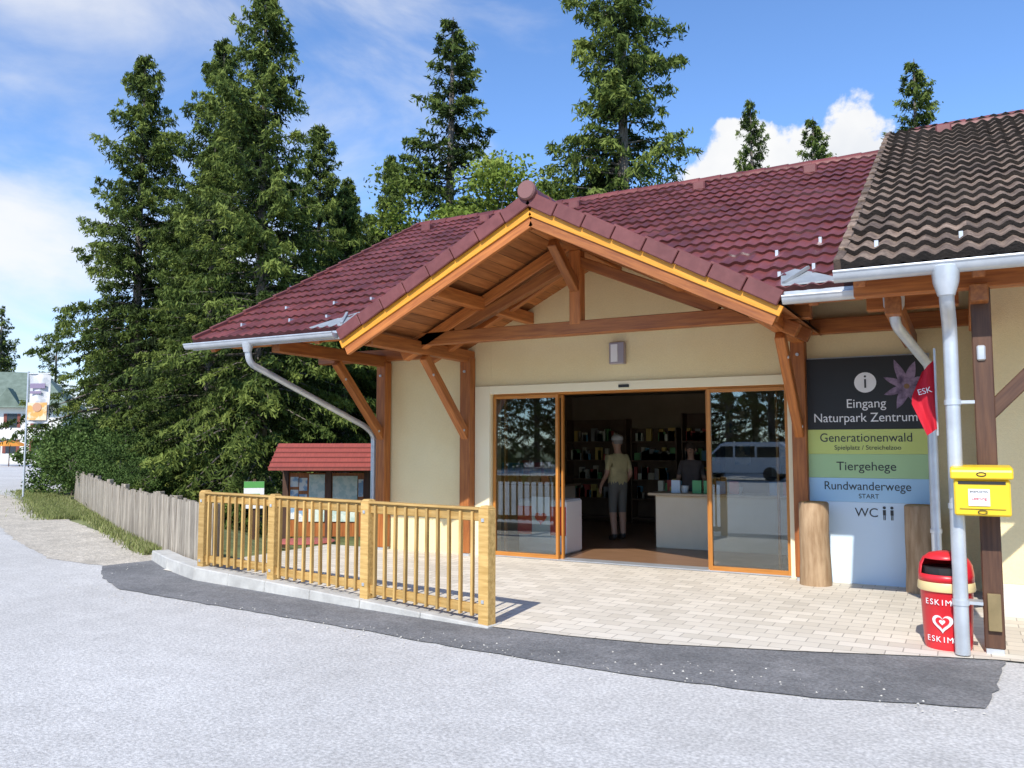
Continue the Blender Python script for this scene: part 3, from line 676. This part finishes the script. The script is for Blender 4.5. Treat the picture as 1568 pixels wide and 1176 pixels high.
# ------------------------------------------------------------------ people
def person(name,loc,rz,shirt,trouser,hair,hat=None,shorts=False,scale=1.0,armf=0.0):
    e=empty(name,loc,rz); e.scale=(scale,)*3
    V=[];R=[];E=[]
    def v(p,r,par=None):
        V.append(p);R.append(r if isinstance(r,tuple) else (r,r)); 
        if par is not None: E.append((par,len(V)-1))
        return len(V)-1
    pel=v((0,0,.96),(.155,.12)); sp=v((0,.0,1.14),(.15,.125),pel); ch=v((0,.01,1.33),(.165,.12),sp); nb=v((0,.01,1.465),(.075,.07),ch); nk=v((0,-.005,1.535),(.055,.055),nb)
    h1=v((0,-.02,1.61),(.072,.088),nk); h2=v((0,-.02,1.68),(.082,.1),h1); h3=v((0,-.015,1.745),(.06,.075),h2)
    for sd in(-1,1):
        s_=v((sd*.17,.01,1.41),(.065,.065),ch); el=v((sd*.235,.04,1.13),(.045,.045),s_); wr=v((sd*.235,-.10-armf,.93+armf*.8),(.028,.03),el)
        pm=v((sd*.235,-.13-armf*1.2,.87+armf*.9),(.018,.038),wr); pe=v((sd*.235,-.145-armf*1.3,.835+armf*.95),(.014,.036),pm)
        for k,(dy,L) in enumerate(((-.028,.07),(-.01,.08),(.01,.075),(.027,.055))):
            a=v((sd*.235,-.15-armf*1.3+dy,.815+armf*.95),(.009,.009),pe); bb=v((sd*.228,-.16-armf*1.35+dy,.815+armf*.95-L*.5),(.008,.008),a); v((sd*.218,-.158-armf*1.35+dy,.815+armf*.95-L),(.007,.007),bb)
        t1=v((sd*.232,-.175-armf*1.2,.87+armf*.9),(.011,.011),pm); v((sd*.228,-.195-armf*1.25,.835+armf*.9),(.009,.009),t1)
        hp=v((sd*.09,0,.88),(.105,.105),pel); kn=v((sd*.105,-.02*(1-sd),.50),(.068,.072),hp); an=v((sd*.11,.02+.04*sd,.1),(.05,.052),kn); hl=v((sd*.11,.03+.04*sd,.05),(.045,.05),an); v((sd*.12,-.14+.04*sd,.035),(.045,.03),hl)
    me=bpy.data.meshes.new(name+'_skin'); me.from_pydata(V,E,[]); o=bpy.data.objects.new('tmp',me); S.collection.objects.link(o)
    md=o.modifiers.new('k','SKIN'); md.use_smooth_shade=True
    for i,d in enumerate(me.skin_vertices[0].data): d.radius=R[i]; d.use_root=(i==0)
    md2=o.modifiers.new('s','SUBSURF'); md2.levels=2; md2.render_levels=2
    dg=bpy.context.evaluated_depsgraph_get(); m2=bpy.data.meshes.new_from_object(o.evaluated_get(dg)); bpy.data.objects.remove(o)
    m2.materials.clear()
    for mm in(mat('skin',(.42,.23,.15),.6),mat(name+'_shirt',shirt,.85,tuple(c*.8 for c in shirt),scale=8,coord='obj'),mat(name+'_trousers',trouser,.85),mat('shoes',(.04,.03,.025),.5)): m2.materials.append(mm)
    for p in m2.polygons:
        c=p.center; ax=abs(c.x)
        if c.z>1.475: k=0
        elif ax>.185 and c.z<1.2: k=0
        elif c.z>.98: k=1
        elif c.z<.11: k=3
        elif shorts and c.z<.48: k=0
        elif ax>.2: k=0
        else: k=2
        p.material_index=k; p.use_smooth=True
    link(bpy.data.objects.new('body',m2),e)
    hb=B(); hb.lathe([(.083,-.05),(.094,.0),(.09,.05),(.06,.09),(.01,.105)],(0,0,0),18,Matrix.Translation((0,0.0,1.69))@Matrix.Scale(1.12,4,(0,1,0))); hb.obj('hair',mat('hair',hair,.8),e,0,True)
    fb=B(); fb.tube([(0,-.11,1.675),(0,-.135,1.645),(0,-.115,1.635)],[.008,.016,.01],8)
    for sd in(-1,1): fb.tube([(sd*.082,-.01,1.69),(sd*.092,0,1.665),(sd*.084,-.01,1.63)],[.008,.016,.008],8)
    fb.obj('nose_and_ears',bpy.data.materials['skin'],e,0,True)
    eb=B()
    for sd in(-1,1): eb.tube([(sd*.032,-.108,1.678),(sd*.032,-.118,1.678)],.009,8)
    eb.tube([(-.025,-.112,1.605),(0,-.118,1.603),(.025,-.112,1.605)],.004,6); eb.obj('eyes_and_mouth',M_dark,e)
    if hat:
        # peaked cap
        hb=B(); hb.lathe([(.098,0),(.102,.02),(.098,.055),(.075,.085),(.035,.1),(.005,.103)],(0,0,0),22,Matrix.Translation((0,-.005,1.705))@Matrix.Scale(1.15,4,(0,1,0)))
        pk=[(.085*math.sin(t),-.06-.13*math.cos(t)) for t in np.linspace(-1.45,1.45,11)]
        hb.prism(pk,.01,lambda u,v_,w:(u,v_,1.712+w)); hb.obj('cap',mat('cap_cloth',hat,.9),e,0,True)
person('man_in_cap',(-5.28,13.5,.018),math.radians(-128),(.50,.41,.20),(.13,.12,.10),(.22,.2,.18),hat=(.42,.40,.36),shorts=True,scale=1.0,armf=.04)
person('receptionist',(-4.12,13.95,.018),math.radians(10),(.12,.09,.08),(.05,.05,.06),(.05,.03,.02),scale=.93,armf=.1)

# ------------------------------------------------------------------ info shelter
r28=math.radians(28.6)
IS=empty('notice_board_shelter',(-11.75,12.9,-.9),r28)
b=B(); b.prism([(-.7,2.1),(0,2.58),(.7,2.1),(.7,2.05),(0,2.52),(-.7,2.05)],2.9,lambda u,v,w:(-.62+w,u,v)); b.obj('tiled_roof',mat('shelter_roof',(.33,.07,.05),.6,(.24,.05,.04),scale=5,stretch=(9,1,1),coord='obj'),IS)
b=B()
for i in range(5):
    yy=-.7+.14*i; b.box(-.63,2.29,yy-.01,yy+.012,2.105+i*.096,2.125+i*.096)
b.obj('tile_courses',mat('shelter_roof_dark',(.2,.04,.03),.6),IS)
b=B()
for x in(-.45,.42,1.2,2.1): b.box(x-.06,x+.06,-.06,.06,0,2.1)
b.box(-.55,2.2,-.05,.05,2.0,2.1); b.obj('posts',M_wooddark,IS,.006)
b=B(); b.box(-.39,.36,.0,.04,.7,1.98); b.box(.48,1.14,.0,.04,.7,1.98); b.obj('back_boards',M_wood,IS)
b=B(); b.box(.02,.34,-.03,-.004,1.0,1.95); b.box(.5,1.0,-.03,-.004,1.0,1.92); b.obj('trail_map',mat('map_print',(.68,.76,.66),.5,(.48,.62,.55),scale=6,coord='obj',contrast=(.45,.55)),IS)
b=B()
for x,z,w,h in((-.36,1.7,.16,.2),(-.18,1.62,.16,.26),(-.36,1.42,.16,.22),(-.18,1.3,.16,.25),(1.02,1.5,.1,.35),(-.36,1.05,.16,.28),(-.18,1.0,.16,.22)): b.box(x,x+w,-.02,-.004,z,z+h)
b.obj('notices',mat('paper',(.75,.75,.7),.6,(.25,.40,.55),scale=5,contrast=(.5,.55),coord='obj'),IS)
NB=empty('trail_information_board',(-12.85,12.5,-.9),r28+.2)
b=B(); b.box(-.2,.2,-.01,.02,1.25,1.8); b.obj('panel',M_white,NB); b=B(); b.box(-.2,.2,-.013,-.011,1.67,1.8); b.box(-.12,.12,-.013,-.011,1.35,1.55); b.obj('green_header',mat('green_print',(.1,.35,.08),.5),NB)
b=B(); b.box(-.03,.03,.021,.06,0,1.85); b.obj('stake',M_wooddark,NB)
TB=empty('terrace_table',(-11.0,12.0,-.9),.5)
b=B(); b.lathe([(.55,.72),(.57,.735),(.55,.75)],(0,0,0),24); b.obj('top',mat('table_cloth',(.45,.12,.1),.6),TB,0,True); b=B(); b.tube([(0,0,0),(0,0,.72)],.05); b.lathe([(.28,0),(.26,.03)],(0,0,0),16); b.obj('pedestal',M_wood,TB)

# ------------------------------------------------------------------ distant house
HS=empty('white_farmhouse',(-84.6,49.2,0),math.radians(46))
b=B(); b.box(-9,4.8,0,10,0,5.9); b.obj('walls',mat('lime_plaster',(.80,.77,.71),.9),HS)
b=B()
b.add([(-9.8,-.8,5.6),(5.6,-.8,5.6),(5.6,10.8,5.6),(-9.8,10.8,5.6),(-9,4.8,9.6),(1.8,4.8,9.6)],[(0,1,5,4),(1,2,5),(2,3,4,5),(3,0,4),(0,3,2,1)]); b.obj('hipped_roof',mat('shingle',(.13,.17,.13),.8,(.19,.24,.19),scale=2,coord='world'),HS)
b=B(); b.prism([(0,5.7),(1.2,7.6),(2.4,5.7)],2,lambda u,v,w:(u-1.4,-.6+w,v)); b.obj('dormer',bpy.data.materials['shingle'],HS)
b=B()
for x in(-7,-4.6,-2.2,.2,2.6):
    for z in(1.0,3.6): b.box(x-.45,x+.45,-.04,-.01,z,z+1.4)
b.obj('windows',mat('window_dark',(.04,.05,.06),.2),HS)
b=B()
for x in(-7,-4.6,-2.2,.2,2.6):
    for z in(1.0,3.6):
        for q in(-.75,.47): b.box(x+q,x+q+.28,-.06,-.01,z,z+1.4)
b.obj('shutters',mat('shutter',(.22,.06,.04),.7),HS)
for (x,y),c_ in(((-73.5,42.0),(.05,.2,.6)),((-70.2,40.9),(.65,.25,.03))):
    e=empty('parasol'); b=B(); b.lathe([(1.5,1.7),(.9,2.0),(.05,2.2)],(x,y,0),8); b.obj('canopy',mat('canvas',c_,.8),e); b=B(); b.tube([(x,y,0),(x,y,2.2)],.04); b.obj('pole',M_wooddark,e)
FB=empty('advertising_flag_banner',(-25.5,15.7,0),r28)
b=B(); b.tube([(-.36,0,0),(-.36,0,3.98)],.03); b.tube([(-.36,0,3.92),(.34,0,3.92)],.02); b.obj('pole',M_zinc,FB)
b=B(); vs=[];fs=[]
for i in range(9):
    for j in range(13): vs.append((-.33+.66*i/8,.04*math.sin(i*.9+j*.3),3.9-1.55*j/12))
for i in range(8):
    for j in range(12): a=i*13+j; fs.append((a,a+1,a+14,a+13))
b.add(vs,fs); b.obj('cloth',mat('banner_cloth',(.66,.66,.66),.8,(.50,.52,.54),scale=3,coord='obj',contrast=(.48,.56)),FB,0,True)
b=B(); b.box(-.3,.3,-.075,-.06,2.45,3.0); b.obj('printed_panel',mat('banner_print',(.70,.36,.10),.7,(.75,.62,.42),scale=5,coord='obj',contrast=(.45,.55)),FB)
b=B(); disc(b,.0,2.85,.14,-.09,20); b.obj('printed_face',mat('banner_face',(.55,.3,.18),.7),FB)
b=B(); b.box(-.25,.22,-.075,-.06,3.45,3.6); b.box(-.25,.1,-.075,-.06,3.28,3.36); b.obj('printed_title',mat('banner_title',(.25,.2,.3),.7),FB)

# ------------------------------------------------------------------ parked van across the road
VN=empty('parked_van',(-9.6,-20,.004),math.radians(4))
b=B(); b.prism([(-2.4,.35),(-2.45,.85),(-2.3,1.0),(-1.5,1.12),(-.85,1.75),(-.6,1.85),(2.0,1.85),(2.3,1.6),(2.4,.35)],1.8,lambda u,v,w:(u,-.9+w,v)); b.obj('body',mat('van_paint',(.8,.8,.8),.25),VN,.04)
b=B()
for sy in(-.915,.905):
    b.prism([(-1.35,1.12),(-.78,1.65),(-.2,1.65),(-.2,1.12)],.01,lambda u,v,w:(u,sy+w,v)); b.box(-.1,.85,sy,sy+.01,1.12,1.65); b.box(.95,2.0,sy,sy+.01,1.12,1.62)
b.obj('windows',mat('van_glass',(.02,.025,.03),.05),VN)
b=B()
for x in(-1.55,1.55):
    for yy in(-.92,.72): b.tube([(x,yy,.33),(x,yy+.2,.33)],.33,20)
b.obj('wheels',M_black,VN)

# ------------------------------------------------------------------ vegetation
def quads_mesh(name,C,D,Wd,T,m,extra=None):
    n=len(C); v=np.stack([C-D,C+Wd,C+D,C-Wd],1).reshape(-1,3); 
    me=bpy.data.meshes.new(name); nv=n*4; ef=[]
    if extra: 
        v=np.concatenate([v,np.array([tuple(q) for q in extra.v])]); ef=[tuple(i+nv for i in f) for f in extra.f]
    f=np.arange(nv).reshape(-1,4).tolist()+ef
    me.from_pydata(v.tolist(),[],f)
    a=me.attributes.new('tint','FLOAT','FACE'); a.data.foreach_set('value',np.concatenate([T,np.full(len(ef),.5)]))
    me.materials.append(m); me.materials.append(M_bark)
    mi=np.zeros(len(f),dtype=np.int32); mi[n:]=1; me.polygons.foreach_set('material_index',mi)
    if extra:
        g=np.zeros((len(v),3)); g[nv:]=np.array([tuple(q) for q in extra.g]); a=me.attributes.new('gc','FLOAT_VECTOR','POINT'); a.data.foreach_set('vector',g.ravel())
    return me
def norm(a): return a/np.maximum(np.linalg.norm(a,axis=1,keepdims=True),1e-6)
def spruce(seed,h=16.,r=3.,nb=300,bare=.10,powr=.8,dens=1.,K=6,sz=1.):
    g=np.random.default_rng(seed); ex=B(); ex.tube([(0,0,-.5),(0.02,0,h*.3),(0,.03,h*.6),(0,0,h*.9),(0,0,h)],[h*.014,h*.011,h*.007,h*.003,.01],9)
    Cs=[];Ds=[];Ws=[];Ts=[]
    for i in range(nb):
        t=(i+g.random())/nb; z=h*(bare+(1-bare)*t*.985); az=g.random()*2*np.pi
        L=r*((1-t)**powr)*g.uniform(.5,1.25)*(1+.16*np.sin(z*2.1+seed)+.14*np.sin(az*2+seed*2+z*.7))+.16
        if t<.12: L*=.75+.25*t/.12
        up=.55*t+.0-.12*(1-t); dr=.46*(1-t)+.14; tip=.2*g.random()+.1
        d=np.array([np.cos(az),np.sin(az),0]); sd=np.array([-np.sin(az),np.cos(az),0]); bend=g.normal(0,.14)
        def pos(s): s=np.asarray(s); return np.array([0,0,z])+np.outer(s*L,d)+np.outer(bend*L*s*s,sd)+np.outer(L*(up*s-dr*s*s+tip*s**3),[0,0,1])
        if L>.9: 
            pp=pos([0,.4,.8]); ex.tube([Vector(q) for q in pp],[.035*L/3+.008,.02*L/3+.005,.004],4,False)
        M=int((L*15+6)*dens); s=g.uniform(.01,1,M)**.62; base=pos(s); side=g.choice([-1,1],M)
        tl=(.12+.42*(1-s)**.6*min(1,L/1.6))*g.uniform(.5,1.25,M)
        q=np.linspace(.08,1,K)
        tw=norm(np.outer(side,sd)*1.0+d[None]*g.uniform(.1,.9,(M,1))+np.array([0,0,1])[None]*g.uniform(-.85,.15,(M,1)))
        C=(base[:,None,:]+tw[:,None,:]*(tl[:,None,None]*q[None,:,None])); C[:,:,2]-= (q[None,:]**2)*tl[:,None]*.5; C=C.reshape(-1,3)+g.normal(0,.035,(M*K,3))
        n=len(C); D=norm(np.repeat(tw,K,0)*.6+g.normal(0,.6,(n,3))+np.array([0,0,-.5]))*g.uniform(.065,.125,(n,1))*sz
        Wv=norm(np.cross(D,g.normal(0,1,(n,3))))*g.uniform(.019,.031,(n,1))*sz
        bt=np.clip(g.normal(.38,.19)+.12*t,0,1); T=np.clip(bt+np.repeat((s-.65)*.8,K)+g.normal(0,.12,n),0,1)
        Cs.append(C);Ds.append(D);Ws.append(Wv);Ts.append(T)
    return quads_mesh('spruce_%d'%seed,np.concatenate(Cs),np.concatenate(Ds),np.concatenate(Ws),np.concatenate(Ts),M_needle,ex)
def broad(seed,h,r,n=26000,m=M_leaf,leaf=.085,zlo=.25,nc=60):
    g=np.random.default_rng(seed); ex=B(); ex.tube([(0,0,-.4),(.05,0,h*.35),(0,.05,h*.8)],[h*.016,h*.011,.02],9)
    cc=norm(g.normal(0,1,(nc,3)))*(g.uniform(.35,1,(nc,1))**.6)*np.array([r,r,h*(1-zlo)/2])+np.array([0,0,h*(1+zlo)/2]); cr=g.uniform(.14,.34,nc)*r
    for c in cc[::3]: ex.tube([(0,0,h*.3),tuple(c*np.array([.5,.5,.75])),tuple(c)],[.05,.03,.01],5,False)
    k=g.integers(0,nc,n); C=cc[k]+norm(g.normal(0,1,(n,3)))*(g.random((n,1))**.5)*cr[k][:,None]*np.array([1.2,1.2,.75])
    D=norm(g.normal(0,1,(n,3))+np.array([0,0,-.3]))*leaf*g.uniform(.6,1.2,(n,1)); Wv=norm(np.cross(D,g.normal(0,1,(n,3))))*leaf*.55
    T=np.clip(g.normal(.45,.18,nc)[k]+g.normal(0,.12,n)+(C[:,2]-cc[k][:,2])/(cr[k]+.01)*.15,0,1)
    return quads_mesh('broad_%d'%seed,C,D,Wv,T,m,ex)
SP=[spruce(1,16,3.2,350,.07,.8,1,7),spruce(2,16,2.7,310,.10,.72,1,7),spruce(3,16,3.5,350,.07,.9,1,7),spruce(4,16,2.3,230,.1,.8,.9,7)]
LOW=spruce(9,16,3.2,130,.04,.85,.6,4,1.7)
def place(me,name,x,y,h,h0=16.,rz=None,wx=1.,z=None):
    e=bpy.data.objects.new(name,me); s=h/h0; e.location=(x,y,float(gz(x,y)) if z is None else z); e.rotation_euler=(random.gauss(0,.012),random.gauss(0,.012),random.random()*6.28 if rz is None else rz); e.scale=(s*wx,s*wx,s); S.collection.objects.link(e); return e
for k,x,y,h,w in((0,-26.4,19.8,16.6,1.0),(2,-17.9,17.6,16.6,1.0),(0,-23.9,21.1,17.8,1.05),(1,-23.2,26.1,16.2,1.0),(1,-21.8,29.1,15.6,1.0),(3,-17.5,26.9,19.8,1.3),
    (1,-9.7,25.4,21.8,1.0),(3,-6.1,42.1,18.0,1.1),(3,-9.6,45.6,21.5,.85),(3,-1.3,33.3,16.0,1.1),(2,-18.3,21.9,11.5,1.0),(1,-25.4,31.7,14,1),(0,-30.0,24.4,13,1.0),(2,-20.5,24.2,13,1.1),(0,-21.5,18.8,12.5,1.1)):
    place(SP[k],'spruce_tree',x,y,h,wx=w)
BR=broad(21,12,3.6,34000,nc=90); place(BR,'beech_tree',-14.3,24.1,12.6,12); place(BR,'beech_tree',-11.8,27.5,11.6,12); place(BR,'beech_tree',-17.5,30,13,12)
fc=empty('distant_forest')
def inst(me,x,y,h,h0=16.,z=-.9):
    o=bpy.data.objects.new('tree_clump',me); s=h/h0; o.location=(x,y,z); o.rotation_euler=(0,0,random.random()*6.28); o.scale=(s*1.15,s*1.15,s); link(o,fc)
for i in range(22):
    a=i/21; x=-26-17*a+random.uniform(-2,2); y=40-5*a+random.uniform(-2,8); inst(LOW,x,y,random.uniform(10,14))
for i in range(34):
    a=i/33; inst(LOW,-160+80*a+random.uniform(-5,5),88+60*a+random.uniform(-6,6),random.uniform(22,30))
for i in range(26): inst(LOW,-52+2.2*i+random.uniform(-1,1),random.uniform(-33,-40),random.uniform(12,18),z=0)
SH=broad(31,2.6,1.7,11000,M_shrub,.06,.02,40)
for x,y,h in((-24.3,16.9,2.4),(-26.5,17.6,2.5),(-28.1,19.5,2.9),(-22.6,16.6,2.1),(-20.8,15.2,1.6),(-29.6,20.9,2.9),(-19.2,14.6,1.2)): place(SH,'shrub',x,y,h,2.6)
for i in range(12): place(SH,'shrub',-13-random.random()*11,19+random.random()*8,random.uniform(1.6,2.6),2.6)
def grass(name,n,fn,hh=(.08,.3)):
    g=np.random.default_rng(5)
    xy=np.array([fn(g) for _ in range(n)]); h=g.uniform(*hh,n); z=gz(xy[:,0],xy[:,1])+.0
    C=np.stack([xy[:,0],xy[:,1],z+h*.45],1); D=norm(np.stack([g.normal(0,.35,n),g.normal(0,.35,n),np.ones(n)],1))*(h*.5)[:,None]
    Wv=norm(np.cross(D,g.normal(0,1,(n,3))))*.009; T=np.clip(g.normal(.5,.22,n),0,1)
    o=bpy.data.objects.new(name,quads_mesh(name,C,D,Wv,T,M_grass)); link(o)
def along(P,wd,clump=0):
    P=[np.array(p) for p in P]
    def f(g):
        i=g.integers(0,len(P)-1); t=g.random()
        if clump: t=(np.floor(t*clump)+.5+g.normal(0,.22))/clump
        p=P[i]*(1-t)+P[i+1]*t; d=(P[i+1]-P[i]); d=d/np.linalg.norm(d); nn=np.array([-d[1],d[0]]); return p+nn*g.normal(0,wd)*.6
    return f
grass('verge_grass',9000,along([(-10.6,8.45),(-11.5,8.85),(-14.2,10.25),(-17,11.8),(-19,12.7),(-24,15.6),(-30,18.6)],.16,7),(.04,.18))
grass('meadow_grass',22000,along([(-17.5,11.7),(-19,12.4),(-21,13.5),(-24,15.1),(-30,18.2)],.45),(.04,.16))

# ------------------------------------------------------------------ light
el=math.radians(42); sv=Vector((.10*math.cos(el),-.995*math.cos(el),math.sin(el))).normalized()
sl=bpy.data.lights.new('sun','SUN'); sl.energy=5.0; sl.angle=math.radians(.53); sl.color=(1,.945,.86)
so=bpy.data.objects.new('sun',sl); so.rotation_euler=(-sv).to_track_quat('-Z','Y').to_euler(); link(so)
k=N(W); bg=k.n['Background']; bg.inputs['Strength'].default_value=.15
sky=k.a('ShaderNodeTexSky',sky_type='NISHITA'); sky.sun_disc=False; sky.sun_elevation=el; sky.sun_rotation=math.radians(174.3); sky.altitude=800; sky.dust_density=.5; sky.ozone_density=1.2
tc=k.a('ShaderNodeTexCoord'); G=tc.outputs['Generated']
def math_(op,a,b=None,**kw):
    n=k.a('ShaderNodeMath',operation=op,**kw)
    for i,q in enumerate((a,b)):
        if q is None: continue
        if isinstance(q,(int,float)): n.inputs[i].default_value=q
        else: k.c(q,n.inputs[i])
    return n.outputs[0]
def mr(v,a,b,c=0,d=1):
    n=k.a('ShaderNodeMapRange',interpolation_type='SMOOTHSTEP'); k.c(v,n.inputs['Value'])
    for nm,q in(('From Min',a),('From Max',b),('To Min',c),('To Max',d)): n.inputs[nm].default_value=q
    return n.outputs[0]
mp=k.a('ShaderNodeMapping'); mp.inputs['Scale'].default_value=(1.0,1.0,2.6); k.c(G,mp.inputs['Vector'])
n1=k.a('ShaderNodeTexNoise',i_Scale=2.1,i_Detail=9.0,i_Roughness=.55,i_Distortion=.5); k.c(mp.outputs[0],n1.inputs['Vector'])
dt=k.a('ShaderNodeVectorMath',operation='DOT_PRODUCT'); dt.inputs[1].default_value=(-.87,.42,.22); k.c(G,dt.inputs[0])
wis=math_('ADD',n1.outputs['Fac'],mr(dt.outputs['Value'],.62,1.0,-.16,.14))
wis=mr(wis,.47,.76,0,.9)
sb=k.a('ShaderNodeVectorMath',operation='SUBTRACT'); sb.inputs[1].default_value=(-.165,.94,.285); k.c(G,sb.inputs[0])
ml=k.a('ShaderNodeVectorMath',operation='MULTIPLY'); ml.inputs[1].default_value=(1,1,1.7); k.c(sb.outputs[0],ml.inputs[0])
ln=k.a('ShaderNodeVectorMath',operation='LENGTH'); k.c(ml.outputs[0],ln.inputs[0])
n2=k.a('ShaderNodeTexNoise',i_Scale=15.0,i_Detail=8.0,i_Roughness=.55); k.c(G,n2.inputs['Vector'])
cu=math_('ADD',ln.outputs['Value'],math_('MULTIPLY',n2.outputs['Fac'],-.26)); cu=mr(cu,-.01,.014,1,0)
cl=math_('MAXIMUM',wis,cu)
n3=k.a('ShaderNodeTexNoise',i_Scale=9.0,i_Detail=5.0); k.c(G,n3.inputs['Vector'])
cc=k.a('ShaderNodeValToRGB'); cc.color_ramp.elements[0].position=.3; cc.color_ramp.elements[1].position=.55; cc.color_ramp.elements[0].color=(.84,.87,.92,1); cc.color_ramp.elements[1].color=(1,1,1,1); k.c(n3.outputs['Fac'],cc.inputs['Fac'])
bg2=k.a('ShaderNodeBackground',i_Strength=1.0); k.c(cc.outputs[0],bg2.inputs['Color'])
sm=k.a('ShaderNodeVectorMath',operation='MULTIPLY'); sm.inputs[1].default_value=(1.0,1.28,1.62); k.c(sky.outputs[0],sm.inputs[0]); k.c(sm.outputs[0],bg.inputs['Color'])
mx=k.a('ShaderNodeMixShader'); k.c(cl,mx.inputs[0]); k.c(bg.outputs[0],mx.inputs[1]); k.c(bg2.outputs[0],mx.inputs[2]); k.c(mx.outputs[0],k.n['World Output'].inputs[0])

# ------------------------------------------------------------------ camera
cd=bpy.data.cameras.new('camera'); cam=bpy.data.objects.new('camera',cd); link(cam)
cd.sensor_width=36; cd.lens=36*1268/1568; cd.clip_end=3000; cd.clip_start=.05
th=r28; p=math.atan(97/1268.)
cam.location=(0,0,1.6); cam.rotation_euler=(math.pi/2+p,0,th)
S.camera=cam
